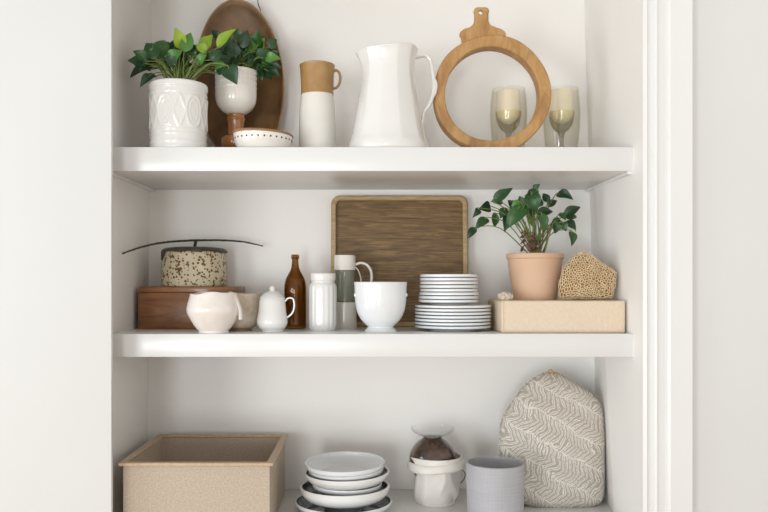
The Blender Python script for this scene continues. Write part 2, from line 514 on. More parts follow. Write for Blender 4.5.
# ------------------------------------------------------------------ TOP SHELF
# embossed pot
Y = 1.80
zc = TOP
loc = at(178.5, 0, Y); loc.z = EYE + TOP
pot = thing('potted_plant', 'leafy green plant in white cylindrical pot embossed with ovals and diamonds', 'potted plant', loc)
R = 28.3 * Y / F; H = (VY - 78.5) / F * (Y - R) - TOP
prof = []
for i in range(91):
    t = i / 90; z = H * t
    prof.append((R * (.985 + .015 * t), z))
prof[0] = (R * .965, 0); prof[1] = (R * .98, .001)
def emb(th, r, z, k):
    if k < 1 or k > 92: return r, z
    t = z / H; e = 0
    if abs(t - .955) < .045 : e += .0016 * min(1, (.045 - abs(t - .955)) / .012)
    for zz, wd in ((.84, .012), (.24, .012), (.13, .016), (.30, .01), (.05, .02)):
        e += .0012 * math.exp(-((t - zz) / wd) ** 2)
    if .30 < t < .82:
        v = (t - .565) / .25
        n = 6
        u = ((th / (2 * PI) * n + .25) % 1) - .5
        d1 = abs(math.hypot(u / .27, v / .9) - 1) * .3          # oval outline
        d2 = abs(math.hypot(u / .16, v / .62) - 1) * .3
        d3 = abs((.5 - abs(u)) / .23 + abs(v) / .95 - 1) * .24 if abs(v) < 1 else 9
        g = max(math.exp(-(d1 / .055) ** 2), .55 * math.exp(-(d2 / .045) ** 2), .9 * math.exp(-(d3 / .06) ** 2))
        fade = min(1, (1 - abs(v)) / .1) if abs(v) < 1 else 0
        e += .0022 * g * fade
    return r + e, z
T = .004
full = [(0, 0)] + prof + [(R - T * .2, H + .001), (R - T * .6, H + .0012), (R - T, H), (R - T, H - .02), (0, H - .021)]
def emb2(th, r, z, k): return emb(th, r, z, k) if 0 < k <= 91 else (r, z)
mk('pot', lathe(full, 224, emb2), M['white'], pot, ang=60)
mk('soil', lathe([(0, H - .016), (R * .5, H - .013), (R - T - .0003, H - .018), (R - T - .0003, H - .0195), (0, H - .0195)], 40), M['soil'], pot)
lv = [(148, 64, 127, 60, 11, 0), (146, 61, 133, 50, 10, 0), (147, 67, 129, 78, 10, 0), (152, 74, 140, 86, 8, 0), (156, 60, 146, 42, 13, 0), (158, 58, 151, 42, 12, 2),
      (160, 58, 164, 38, 14, 0), (164, 54, 169, 41, 12, 0), (181, 49, 176, 27, 12, 1), (184, 52, 191, 32, 11, 2), (171, 63, 193, 58, 15, 2), (168, 60, 182, 50, 11, 2),
      (190, 57, 203, 44, 10, 2), (203, 50, 212, 34, 13, 1), (217, 48, 236, 28, 11, 1, -.02), (206, 52, 196, 44, 9, 1), (210, 60, 222, 50, 10, 0), (226, 65, 237, 84, 15, 0, -.03),
      (196, 55, 186, 42, 9, 0), (152, 66, 138, 72, 9, 0), (150, 58, 137, 60, 9, 0), (163, 66, 153, 58, 9, 0), (176, 66, 165, 56, 10, 0), (205, 62, 214, 58, 7, 0),
      (188, 62, 176, 45, 10, 0, .03), (172, 58, 172, 40, 11, 0, .03), (156, 76, 145, 80, 7, 0), (198, 64, 206, 54, 8, 2), (225, 66, 212, 62, 6, 2)]
rnd = random.Random(21); rf1 = []
for i in range(46):
    x = rnd.uniform(143, 220); y = 74 - rnd.uniform(0, 30) * (1 - abs(x - 182) / 60)
    a = rnd.uniform(-.5, .5) + (x - 182) / 45
    l = rnd.uniform(11, 17)
    rf1.append((x, y, x + l * math.sin(a), y - l * math.cos(a) * .8, rnd.uniform(7, 10), 0 if rnd.random() < .85 else 2, rnd.uniform(.0, .06)))
plant(pot, loc, Y, lv, (180, 89), [M['leaf'], M['leafyoung'], M['leafmid']], M['stem'], rf1, seed=3, wk=1.12)

# oval dough bowl leaning on the back wall
Yo = 2.0
rx, rz = 44 * Yo / F, .210
def oval_prof():
    return [(0, 0), (.55, .002), (.8, .006), (.93, .013), (.985, .024), (1.0, .030), (.992, .034), (.965, .034), (.93, .029), (.84, .019), (.6, .012), (0, .010)]
def oval_mesh(lo, hi):
    v, f = lathe([(r, z) for r, z in oval_prof()[lo:hi]], 72)
    # lathe axis z -> facing -y ; x stays, y -> z
    v2 = [Vector((p[0] * rx, -p[2], p[1] * rz)) for p in v]
    return v2, f
cx = at(240, 0, Yo).x
tilt = math.radians(-5)
lowz = rz * math.cos(tilt)
ov = thing('oval_dough_bowl', 'large oval brown wooden dough bowl leaning upright against back wall', 'wooden bowl', (cx, 2.018, EYE + TOP), rot=(math.radians(-2.6), 0, 0))
def up(vf):
    return [Matrix.Rotation(math.radians(-4), 3, 'Y') @ p + Vector((0, 0, rz * 1.0015)) for p in vf[0]], vf[1]
mk('bowl', up(oval_mesh(0, 12)), M['ovalwood'], ov, ang=50)
rimv = [((.988 + .016 * math.cos(a)), .031 + .004 * math.sin(a)) for a in [2 * PI * i / 8 for i in range(8)]]
v, f = [], []
for i in range(72):
    th = 2 * PI * i / 72
    for r, y in rimv: v.append(Vector((r * rx * math.cos(th), -y, r * rz * math.sin(th))))
for i in range(72):
    for k in range(8):
        f.append((i * 8 + k, i * 8 + (k + 1) % 8, ((i + 1) % 72) * 8 + (k + 1) % 8, ((i + 1) % 72) * 8 + k))
mk('rim', up((v, f)), M['ovalrim'], ov, label='paler worn rim')
hz = 2 * rz
mk('hanging_wire', tube([(.050, -.022, hz - .025), (.043, -.022, hz - .006), (.042, -.016, hz + .012), (.040, -.014, hz + .03)], .0012, seg=6), M['wire'], ov)

# goblet planter
Y = 1.90
loc = at(236, 0, Y); loc.z = EYE + TOP
gp = thing('goblet_planter', 'small leafy plant in white ribbed goblet on turned brown pedestal', 'potted plant', loc)
S = Y / F
def zz(y): return (VY - y) * (S - 19 * S / F) - TOP
bowl = [(3, zz(111)), (9, zz(110)), (15, zz(106)), (19, zz(100)), (20.5, zz(93)), (20.6, zz(84)), (20.5, zz(76)), (20.8, zz(70)), (21.2, zz(67))]
bowl = [(r * S, z) for r, z in bowl]
pb = vessel(bowl, .003, 8)
def rib(th, r, z, k):
    y = VY - (z + TOP) / S
    e = .0
    if 68 < y < 92 and r > .02: e = .0006 * math.cos((y - 68) / 5.2 * 2 * PI) + .0004 * math.cos(th * 28) * (1 if 74 < y < 88 else 0)
    return r + e, z
mk('bowl', lathe(pb, 112, rib), M['warmwhite'], gp)
ped = [(26, 0), (26, .004), (25, .007), (22, .012), (17, zz(150)), (15, zz(146)), (19, zz(143)), (20, zz(138)), (18.5, zz(134)), (12, zz(131.5)), (10.5, zz(129)), (10.8, zz(122)), (12, zz(117)), (13, zz(115)), (11.8, zz(113)), (12, zz(111)), (9, zz(109.5))]
ped = [(r * S * .72 if r < 22 else r * S * .72, max(z, 0)) for r, z in ped]
ped = [(r, z) for r, z in ped]
mk('pedestal', lathe([(0, 0)] + [tuple(p)[:2] for p in cr([Vector((a, b, 0)) for a, b in ped], 4)] + [(0, zz(109.5))], 48), M['copper'], gp)
mk('soil', lathe([(0, zz(71)), (19.2 * S, zz(71.5)), (19.2 * S, zz(73)), (0, zz(73))], 32), M['soil'], gp)
rnd = random.Random(5); rf2 = []
for i in range(34):
    x = rnd.uniform(222, 270); y = 72 - rnd.uniform(0, 30)
    a = rnd.uniform(-.7, .7) + (x - 244) / 30
    l = rnd.uniform(10, 15)
    rf2.append((x, y, x + l * math.sin(a), y - l * math.cos(a) * .8, rnd.uniform(7, 10), 0 if rnd.random() < .9 else 2, rnd.uniform(-.01, .05)))
lv = [(258, 52, 264, 37, 12, 1), (250, 52, 252, 34, 12, 2), (246, 50, 238, 34, 12, 0), (236, 58, 228, 40, 13, 0), (244, 60, 256, 52, 12, 0), (240, 48, 248, 30, 11, 0), (258, 46, 258, 29, 10, 0),
      (262, 62, 282, 68, 9, 0), (264, 58, 281, 58, 9, 2), (262, 66, 272, 80, 11, 0), (258, 68, 262, 80, 10, 0), (254, 62, 268, 66, 11, 2), (230, 50, 217, 32, 12, 0, .03), (224, 44, 211, 29, 9, 0, .04),
      (266, 70, 280, 76, 9, 0), (250, 66, 262, 58, 12, 0), (232, 64, 240, 52, 13, 0), (226, 58, 232, 44, 12, 0), (248, 44, 262, 38, 10, 0), (242, 40, 232, 28, 9, 0, .04), (256, 58, 270, 50, 11, 0), (240, 66, 250, 74, 8, 0),
      (222, 60, 214, 46, 12, 0, .03), (246, 58, 242, 44, 13, 0)]
plant(gp, loc, Y, lv, (236, 79), [M['leaf'], M['leafyoung'], M['leafmid']], M['stem'], rf2, seed=9, wk=1.1)

# dotted bowl
Y = 1.785; S = Y / F
loc = at(263, 0, Y); loc.z = EYE + TOP
db = thing('dotted_bowl', 'small low white bowl with brown rim and ring of dark dots', 'bowl', loc)
h = (VY - 128.5) * (S - 29 * S / F) - TOP
prof = [(16 * S, 0), (23 * S, .002), (27 * S, h * .35), (29 * S, h * .7), (29.6 * S, h - .003)]
def tlt(th, r, z, k): return r, z - .0035 * math.cos(th) * max(0, z / h) ** 2
dbb = mk('bowl', lathe(vessel(prof, .004), 64, tlt), M['warmwhite'], db)
rp = [(29.7 * S + .0008, h - .0045), (29.9 * S + .001, h - .002), (29.6 * S, h + .001), (29 * S - .002, h + .0014), (29 * S - .0035, h), (29 * S - .0035, h - .004)]
mk('rim', lathe(rp + [rp[0]], 64, tlt), M['rimbrown'], dbb, label='brown unglazed rim')
dots = []
for i in range(30):
    th = 2 * PI * i / 30 + .07
    r0 = 28.9 * S; z0 = h * .66 - .0035 * math.cos(th) * .45
    d = lathe([(0, .0009), (0.0016, .0008), (.0022, 0), (.0022, -.0012), (0, -.0012)], 8)
    m3 = Matrix.Rotation(th, 3, 'Z') @ Matrix.Rotation(PI / 2, 3, 'Y')
    dots.append(([m3 @ Vector(p) + Vector((r0 * math.cos(th), r0 * math.sin(th), z0)) for p in d[0]], d[1]))
mk('dot_band', join(*dots), M['dot'], dbb, label='row of dark dots')

# two tone jug
Y = 1.87; S = Y / F
loc = at(317.3, 0, Y); loc.z = EYE + TOP
jg = thing('stoneware_jug', 'narrow stoneware jug, tan glazed top over cream lower half', 'jug', loc)
def zz(y): return (VY - y) * (S - 17 * S / F) - TOP
lo = [(16.5 * S, 0), (17.6 * S, .003), (18.2 * S, zz(150)), (18.3 * S, zz(130)), (18 * S, zz(110)), (17 * S, zz(97)), (16.4 * S, zz(91.5))]
up_ = [(16.4 * S, zz(91.5)), (16.1 * S, zz(85)), (16.6 * S, zz(72)), (17.2 * S, zz(64)), (17.6 * S, zz(61))]
mk('lower_body', lathe(vessel(lo, .004, 5), 56), M['warmwhite'], jg, label='cream glazed lower body')
v1 = [tuple(p)[:2] for p in cr([Vector((a, b, 0)) for a, b in up_], 6)]
prof = [(v1[0][0] - .004, v1[0][1] + .0005)] + [(a + .0004, b + .0004) for a, b in v1] + [(v1[-1][0] - .0015, v1[-1][1] + .0018), (v1[-1][0] - .003, v1[-1][1] + .0008)] + [(a - .004, b) for a, b in reversed(v1[1:])]
mk('upper_body', lathe(prof + [prof[0]], 56), M['tan'], jg, label='tan glazed neck')
hx = lambda x: (x - 317.3) * S
mk('handle', tube([(hx(332.5), 0, zz(68)), (hx(336), 0, zz(65.5)), (hx(339.5), 0, zz(68.5)), (hx(340.3), 0, zz(74)), (hx(339), 0, zz(80)), (hx(336), 0, zz(83.5)), (hx(332), 0, zz(84))], .0032, .0055, 10), M['tan'], jg)

# ironstone pitcher
Y = 1.80; S = Y / F
cxp = 388.5
loc = at(cxp, 0, Y); loc.z = EYE + TOP
pt = thing('pitcher', 'tall white fluted ironstone pitcher with wide flared base', 'pitcher', loc)
def zz(y): return (VY - y) * (S - 24 * S / F) - TOP
op = [(33, 153), (38.5, 152), (40.3, 147), (39.5, 141), (37, 134), (34.5, 124), (32, 110), (29.2, 94), (27, 80), (25.8, 68), (26.2, 58), (28, 50), (29.5, 46)]
prof = vessel([(r * S, max(zz(y), 0)) for r, y in op], .0045, 6)
zr = zz(46)
def flut(th, r, z, k):
    if r < .012: return r, z
    t = max(0, min(1, z / zr))
    n = 11
    a = (th + .13) % (2 * PI / n) - PI / n
    pol = math.cos(PI / n) / math.cos(a)
    amt = .55 * min(1, max(0, (z - .012) / .02))
    r = r * (1 + (pol - .985) * amt)
    d = (th - PI + PI) % (2 * PI) - PI        # angle from -x
    c = math.cos(th)
    sp = max(0, -c) ** 8
    tt = max(0, (t - .72) / .28)
    r += sp * tt ** 1.5 * .008
    z += tt ** 3 * (.0065 * math.cos(th * 2 + PI) * -1 * .4 - .004 * sp + .0075 * math.exp(-((abs((th - .2 + PI) % (2 * PI) - PI) - 1.0) / .8) ** 2))
    return r, z
mk('body', lathe(prof, 176, flut), M['white'], pt, ang=50)
hx = lambda x: (x - cxp) * S
mk('handle', tube([(hx(413), 0, zz(52)), (hx(419), 0, zz(49.5)), (hx(426), 0, zz(49)), (hx(430.5), 0, zz(55)), (hx(432.5), 0, zz(66)), (hx(434), 0, zz(76)), (hx(433), 0, zz(88)), (hx(429), 0, zz(100)), (hx(424), 0, zz(107)), (hx(422.5), 0, zz(116)), (hx(421), 0, zz(122))],
     lambda u: .0034 + .0014 * math.sin(PI * u) ** 2, .0075, 12), M['white'], pt)
mk('thumb_leaf', tube([(hx(433.6), 0, zz(70)), (hx(436.2), 0, zz(77)), (hx(435.6), 0, zz(86)), (hx(433), 0, zz(93))], lambda u: .0012 + .002 * math.sin(PI * u), lambda u: .002 + .005 * math.sin(PI * u), 8), M['white'], pt)

# round wooden hoop with handle
Y = 1.83; S = Y / F
loc = at(491, 0, Y); loc.z = EYE + TOP
hp = thing('wooden_hoop', 'round honey-coloured wooden hoop frame with pierced paddle handle', 'wooden frame', loc)
def zz(y): return (VY - y) * S - TOP
hx = lambda x: (x - 491) * S
yb = VY - TOP / S
outer, inner = [], []
for i in range(96):
    th = 2 * PI * i / 96
    ro = 57.6 * (1 + .012 * math.cos(2 * th + .4) + .008 * math.cos(5 * th))
    ri = 46.2 * (1 + .012 * math.cos(3 * th + 1.) + .014 * math.cos(2 * th))
    x, y = 491 + ro * math.cos(th), 95.5 - ro * 1.02 * math.sin(th)
    outer.append((hx(x), max(zz(y), 0)))
    inner.append((hx(490.8 + ri * math.cos(th)), zz(96 - ri * 1.02 * math.sin(th))))
o = mk('hoop', extrude_outline(outer, [inner], -.021, .021), M['ringwood'], hp)
bevel_mod(o, .003)
half = [(20.5, 46), (21.5, 37.5), (23, 36.5), (23, 34), (22, 32), (18.5, 29.5), (13.5, 28), (10, 25.5), (8.3, 21.5), (8.2, 15), (9, 11.5), (8, 8.8), (5, 7.8)]
cxh = 482.5
outl = [(hx(cxh - r), zz(y)) for r, y in half] + [(hx(cxh + r - (2.5 if y < 26 else 0)), zz(y)) for r, y in reversed(half)]
hole = [(hx(480.5 + 2.2 * math.cos(t)), zz(13 + 2.2 * math.sin(t))) for t in [2 * PI * i / 12 for i in range(12)]]
outl[7:7] = []
o = mk('handle', extrude_outline(outl, [hole], -.006, .006), M['ringwood'], hp)
bevel_mod(o, .002)

# two glass candle hurricanes
def hurricane(cx, Y, label, src=None):
    S = Y / F
    loc = at(cx, 0, Y); loc.z = EYE + TOP
    e = thing('candle_hurricane', label, 'candle holder', loc, 'glass candle hurricanes')
    if src:
        for ch in src.children:
            c = ch.copy(); COL.objects.link(c); c.parent = e
        return e
    def zz(y): return (VY - y) * (S - 12 * S / F) - TOP
    op = [(13, 0), (14.5, .002), (15.5, zz(150)), (17.2, zz(132)), (18.3, zz(115)), (18, zz(102)), (17, zz(92)), (16.4, zz(86.5))]
    op = [(r * S, z) for r, z in op]
    mk('glass_shade', lathe(vessel(op, .0018, 6, .004), 56), M['hurr'], e)
    cup = [(2.2, zz(135)), (4, zz(130)), (8, zz(126.5)), (11.2, zz(120)), (12.2, zz(115)), (13, zz(110))]
    cup = [(r * S, z) for r, z in cup]
    ce = mk('candle_cup', lathe(vessel(cup, .0014, 6), 40), M['ambercup'], e, label='honey coloured glass cup on a stem')
    mk('stem', lathe([(0, .0045), (10 * S, .0045), (10 * S, .006), (3 * S, .009), (2 * S, .02), (1.8 * S, zz(140)), (2.3 * S, zz(135.4)), (0, zz(135.4))], 28), M['ambercup'], e)
    ca = [(0, zz(122)), (3 * S, zz(121.5)), (8 * S, zz(118.5)), (10.8 * S, zz(115)), (11.4 * S, zz(112)), (11.6 * S, zz(88.5)), (10.8 * S, zz(87.6)), (0, zz(88.2))]
    mk('candle', lathe(ca, 40), M['candle'], e)
    return e
h1 = hurricane(508.5, 1.955, 'clear glass hurricane with cream candle, seen through the wooden hoop')
hurricane(561.5, 1.955, 'clear glass hurricane with cream candle, right of the wooden hoop', h1)

# ------------------------------------------------------------------ MIDDLE SHELF
# walnut box
Yf = 1.896
x0, x1 = at(138, 0, Yf).x, at(242.5, 0, Yf + .10).x
zt = (VY - 286.5) / F * Yf
bx = thing('walnut_block', 'dark brown walnut wooden box under the speckled lidded pot', 'wooden box', ((x0 + x1) / 2, Yf, EYE + MID))
hw = (x1 - x0) / 2; BH = zt - MID
mk('base', box(-hw, hw, 0, .145, 0, BH - .0145, .0015), M['walnut'], bx)
mk('lid', box(-hw, hw, 0, .145, BH - .014, BH, .0015), M['walnut'], bx)

# speckled lidded pot
Y = 1.966; S = Y / F
loc = at(194.5, 0, Y); loc.z = EYE + zt
sp = thing('lidded_pot', 'round speckled cream pot with dark mossy lid and long twig handle', 'pot', loc)
def zz(y): return (VY - y) * S - zt
op = [(28, 0), (31, .002), (32.3, zz(280)), (32.2, zz(268)), (31.5, zz(258)), (30.5, zz(252.5))]
mk('pot', lathe(vessel([(r * S, z) for r, z in op], .005, 6), 64), M['speckle'], sp)
def drip(th, r, z, k):
    if k in (1, 2): 
        d = abs((th - math.radians(205) + PI) % (2 * PI) - PI)
        dr = .019 * math.exp(-(d / .22) ** 4) - .0005 + .002 * (.5 + .5 * math.sin(th * 9 + math.sin(th * 4))) 
        return r + .0006 * (k == 1) , z - dr
    return r, z
lp = [(29.5 * S, zz(251.5)), (31.8 * S + .001, zz(252.5)), (31.8 * S + .0022, zz(252)), (31.7 * S + .001, zz(250.5)), (29 * S, zz(248.5)), (22 * S, zz(247.6)), (0, zz(247.2))]
lidp = mk('lid', lathe([(0, zz(252)), ] + lp, 96, lambda th, r, z, k: drip(th, r, z, k - 1)), M['lid'], sp, label='dark moss-coloured lid with a drip')
L = lambda px, py, YY: at(px, py, YY) - loc
mk('knob', tube([L(195.5, 249, 1.966), L(195, 245, 1.963), L(196, 241.5, 1.96)], .004, .006, 8), M['lid'], lidp)
tw = [L(122.5, 253.5, 1.80), L(140, 247.5, 1.845), L(160, 243, 1.89), L(180, 241, 1.93), L(200, 240.3, 1.965), L(222, 240.3, 1.985), L(243, 241.8, 2.0), L(263, 246, 2.015)]
tv = tube(tw, lambda u: .0030 - .0012 * abs(u - .5) * 2, seg=8, side=(0, .3, 1), k=10)
tv = ([p + Vector((0, 0, .0007 * noise.noise(p * 180))) for p in tv[0]], tv[1])
mk('twig_handle', tv, M['twig'], sp)

# pinched white bowl with strap
Y = 1.754; S = Y / F
loc = at(213.5, 0, Y); loc.z = EYE + MID
pbw = thing('pinched_bowl', 'small blush-white pinched bowl with wavy rim and curled strap handle', 'bowl', loc)
def zz(y): return (VY - y) * S - MID
op = [(15, 0), (15.2, .003), (15, .006), (18, zz(327)), (23, zz(319)), (26.6, zz(311)), (25.8, zz(304)), (24.2, zz(298)), (23.4, zz(294))]
def wav(th, r, z, k):
    if r < .01: return r, z
    t = max(0, z / zz(294))
    r *= 1 + .02 * math.cos(3 * th + .5) * t + .018 * math.cos(7 * th) * t * (1 - t) * 2
    z += t ** 3 * (.0022 * math.cos(2 * th + 2.2) + .0013 * math.cos(5 * th + 1.2))
    return r, z
mk('bowl', lathe(vessel([(r * S, z) for r, z in op], .0045, 5), 72, wav), M['bisque'], pbw)
hx = lambda x: (x - 213.5) * S
mk('strap_handle', tube([(hx(225), -.006, zz(297)), (hx(230), -.008, zz(293.6)), (hx(234.5), -.009, zz(295)), (hx(238.3), -.010, zz(301.5)), (hx(241), -.012, zz(310)), (hx(241.5), -.011, zz(319))], lambda u: .0042 + .0005 * u, lambda u: .015 - .007 * u, 12), M['bisque'], pbw)

# sandy bowl behind
Y = 1.846; S = Y / F
loc = at(240.5, 0, Y); loc.z = EYE + MID
sb = thing('sandy_bowl', 'sandy beige stoneware bowl with darker foot, half hidden behind pinched bowl', 'bowl', loc)
def zz(y): return (VY - y) * S - MID
op = [(11, zz(327.5)), (14, zz(327)), (17.5, zz(322)), (19.3, zz(312)), (20.2, zz(302)), (20.6, zz(294))]
def wob(th, r, z, k): return r * (1 + .008 * math.cos(4 * th + 1)), z + (.0012 * math.cos(3 * th) if z > .05 else 0)
mk('bowl', lathe(vessel([(r * S, z) for r, z in op], .004, 5), 64, wob), M['sand'], sb)
mk('foot', lathe([(0, 0), (10.6 * S, 0), (11 * S, .001), (11 * S, zz(327.3)), (0, zz(327.3))], 40), M['sandbase'], sb, label='darker tan unglazed foot')

# lidded sugar jar
Y = 1.80; S = Y / F
cx = 272.3
loc = at(cx, 0, Y); loc.z = EYE + MID
sj = thing('sugar_jar', 'small white lidded jar with ear handle and pointed knob', 'jar', loc)
def zz(y): return (VY - y) * S - MID
op = [(10.3, 0), (10.8, .001), (11, zz(329.5)), (13.5, zz(327)), (15.2, zz(323)), (15, zz(318)), (14, zz(312)), (13.3, zz(305)), (13, zz(301)), (12.3, zz(299))]
def facet(n, amt, hi):
    def fn(th, r, z, k):
        a = (th) % (2 * PI / n) - PI / n
        return (r * (1 + amt * (math.cos(PI / n) / math.cos(a) - 1)), z)
    return fn
mk('body', lathe(vessel([(r * S, z) for r, z in op], .003, 5), 72), M['white'], sj)
ld = [(12.6, 298.8), (12.9, 298.2), (12.2, 297), (9.5, 294.2), (6.5, 292.3), (3.2, 291.2), (2.0, 290.3), (2.9, 288.8), (2.7, 287.4), (1.2, 285.8), (0, 285.4)]
mk('lid', lathe([(0, zz(298.8))] + [(r * S, zz(y)) for r, y in ld], 56), M['white'], sj)
hx = lambda x: (x - cx) * S
mk('handle', tube([(hx(284.8), 0, zz(301.5)), (hx(288), 0, zz(298.3)), (hx(292.5), 0, zz(298.5)), (hx(294.2), 0, zz(303)), (hx(293.8), 0, zz(309)), (hx(291.5), 0, zz(314)), (hx(287), 0, zz(317.5))], .0022, .0036, 10), M['white'], sj)

# amber bottle
Y = 1.935; S = Y / F
loc = at(295.2, 0, Y); loc.z = EYE + MID
ab = thing('amber_bottle', 'amber brown glass bottle with slim neck', 'bottle', loc)
def zz(y): return (VY - y) * S - MID
op = [(9.6, 0), (10.6, .002), (11, .006), (11, zz(310)), (11, zz(290)), (10.6, zz(284)), (9.2, zz(278.5)), (6.6, zz(273.5)), (4.4, zz(269)), (3.5, zz(264)), (3.2, zz(258))]
mk('bottle', lathe(vessel([(r * S, z) for r, z in op] , .0022, 6, .006), 56), M['amber'], ab)
mk('lip', lathe([(3.3 * S, zz(259.2)), (4.0 * S, zz(258.9)), (4.1 * S, zz(255.5)), (3.6 * S, zz(254.6)), (2.4 * S, zz(254.6)), (2.1 * S, zz(256)), (2.1 * S, zz(256.4)), (3.3 * S, zz(256.8)), (3.3 * S, zz(259.2))], 32), M['amber'], ab)

# fluted jar
Y = 1.845; S = Y / F
loc = at(322.8, 0, Y); loc.z = EYE + MID
fj = thing('fluted_jar', 'white fluted ceramic jar with banded collar, right of amber bottle', 'jar', loc)
def zz(y): return (VY - y) * S - MID
op = [(11.8, 0), (12.4, .002), (13.6, zz(326)), (14, zz(320)), (14, zz(300)), (13.9, zz(289)), (13.4, zz(285)), (12, zz(283)), (11.8, zz(281.5)), (12.6, zz(280)), (12.9, zz(277)), (12.8, zz(274))]
def flu(th, r, z, k):
    y = VY - (z + MID) / S
    if r > .022 and 286 < y < 329: r += -.0009 * abs(math.sin(th * 8)) ** 3 + .0004
    return r, z
mk('jar', lathe(vessel([(r * S, z) for r, z in op], .003, 6), 160, flu), M['white'], fj, ang=50)

# carafe
Y = 1.945; S = Y / F
cx = 344.9
loc = at(cx, 0, Y); loc.z = EYE + MID
cf = thing('carafe', 'slim grey glass carafe with white collar, white base and loop handle', 'carafe', loc)
def zz(y): return (VY - y) * S - MID
mk('base_sleeve', lathe([(0, 0), (12 * S, 0), (12.2 * S, .002), (12 * S, zz(315)), (11.6 * S, zz(302.5)), (11 * S, zz(302)), (0, zz(302))], 48), M['warmwhite'], cf, label='white base sleeve')
gp_ = [(11.0, 301.6), (10.9, 297), (10.2, 285), (10, 276), (10.1, 270.5)]
gl = [(r * S, zz(y)) for r, y in gp_]
mk('glass_body', lathe(vessel(gl, .002, 4), 48), M['smoke'], cf, label='grey clear glass body')
cp = [(10.3, 270.2), (10.6, 270), (10.6, 256.5), (10.1, 255.3)]
mk('collar', lathe([(0, zz(269.8))] + [(r * S, zz(y)) for r, y in cp] + [(8.6 * S, zz(255.3)), (8.4 * S, zz(258)), (0, zz(258))], 48), M['warmwhite'], cf, label='white collar')
hx = lambda x: (x - cx) * S
mk('handle', tube([(hx(355.5), 0, zz(264.5)), (hx(361), 0, zz(263)), (hx(367), 0, zz(265)), (hx(371), 0, zz(271)), (hx(371.5), 0, zz(280)), (hx(369), 0, zz(290)), (hx(363), 0, zz(299)), (hx(357), 0, zz(305))], .0035, .005, 10), M['warmwhite'], cf)
mk('inner_strap', tube([(hx(355.2), 0, zz(267)), (hx(358.5), 0, zz(271)), (hx(361), 0, zz(280)), (hx(360), 0, zz(291)), (hx(357.0), 0, zz(301))], .0018, .004, 8), M['warmwhite'], cf)

# footed bowl
Y = 1.80; S = Y / F
loc = at(380.6, 0, Y); loc.z = EYE + MID
fb = thing('footed_bowl', 'white deep footed bowl standing before the wooden tray', 'bowl', loc)
def zz(y): return (VY - y) * S - MID
op = [(16, 0), (16.3, .0012), (15.2, zz(329.5)), (12.8, zz(326.8)), (15, zz(324.5)), (20, zz(319)), (23.8, zz(311)), (25.6, zz(301)), (26, zz(292)), (26.3, zz(285)), (26.7, zz(282.8))]
fbb = mk('bowl', lathe(vessel([(r * S, z) for r, z in op], .004, 6), 80), M['bluewhite'], fb)
v, f = lathe([(0, .0035), (.0035, .002), (.005, 0), (0, -.001)], 12)
for sgn in (1, -1):
    a = math.radians(-12 if sgn > 0 else 192)
    m3 = Matrix.Rotation(a, 3, 'Z') @ Matrix.Rotation(PI / 2, 3, 'Y')
    mk('lug', ([m3 @ Vector(p) + Vector((25.8 * S * math.cos(a), 25.8 * S * math.sin(a), zz(295))) for p in v], f), M['bluewhite'], fbb)

# rectangular tray leaning on the back
Y = 2.02; S = Y / F
loc = at(399.5, 0, Y); loc.z = EYE + MID; loc.y = 2.012
tr = thing('wooden_tray', 'rectangular brown wooden tray with pale rounded rim, leaning on back wall', 'tray', loc, rot=(math.radians(-3.2), 0, 0))
W = 68.6 * S; H = .332
W = 68.3 * 2.022 / F
mk('panel', extrude_outline(rrect(-W + .004, W - .004, .004, H - .004, .016), [], .002, .008), M['traywood'], tr)
oo = rrect(-W, W, 0, H, .022, 8); ii = rrect(-W + .0125, W - .0125, .0125, H - .0125, .012, 8)
o = mk('rim', extrude_outline(oo, [ii], -.009, .009), M['trayrim'], tr); bevel_mod(o, .003)

# plate stacks
def plate_mesh(r, h, lip, t=.0032):
    p = [(r * .56, 0), (r * .6, 0), (r * .62, .002), (r * .78, h * .32), (r * .93, h * .52), (r * .985, h - lip), (r, h - lip + .0008), (r, h - .001)]
    return lathe([(0, .0012), (r * .55, .0012)] + p + [(r + .0004, h - .0004), (r - .0008, h), (r * .93, h * .72 + t * .6), (r * .78, h * .35 + t), (r * .62, .0045), (0, .0045)], 72)
ORD = ['bottom', 'second', 'third', 'fourth', 'fifth', 'sixth', 'seventh', 'eighth', 'ninth']
def stack(n, r, h, step, loc, word, group, top_r=None, nsmall=0):
    me = {}
    for i in range(n):
        rr = r if i < n - nsmall else top_r
        key = rr
        pos = 'lowest' if i == 0 else ('topmost' if i == n - 1 else ORD[i] + ' from the bottom')
        lab = 'white %s plate, %s in the stack of %s plates' % (word, pos, word)
        if key not in me:
            o = mk('plate', plate_mesh(rr, h, .0053 if word == 'wide' else .0064), M['bluewhite'])
            me[key] = o
        else:
            o = me[key].copy(); COL.objects.link(o)
        o.location = (loc[0] + random.uniform(-.0008, .0008), loc[1] + random.uniform(-.0008, .0008), loc[2] + i * step)
        o.rotation_euler = (0, 0, random.uniform(0, 6))
        tag(o, lab, 'plate', group)
Y = 1.848
bl = at(453, 0, Y); bl.z = EYE + MID
stack(7, 38 * Y / F, .0132, .0077, bl, 'wide', 'wide white plates in the lower stack')
sl = at(448.7, 0, Y); sl.z = EYE + MID + 6 * .0077 + .0135
stack(8, 29.8 * Y / F, .0124, .0082, sl, 'small', 'small white plates in the upper stack', 28.9 * Y / F, 5)

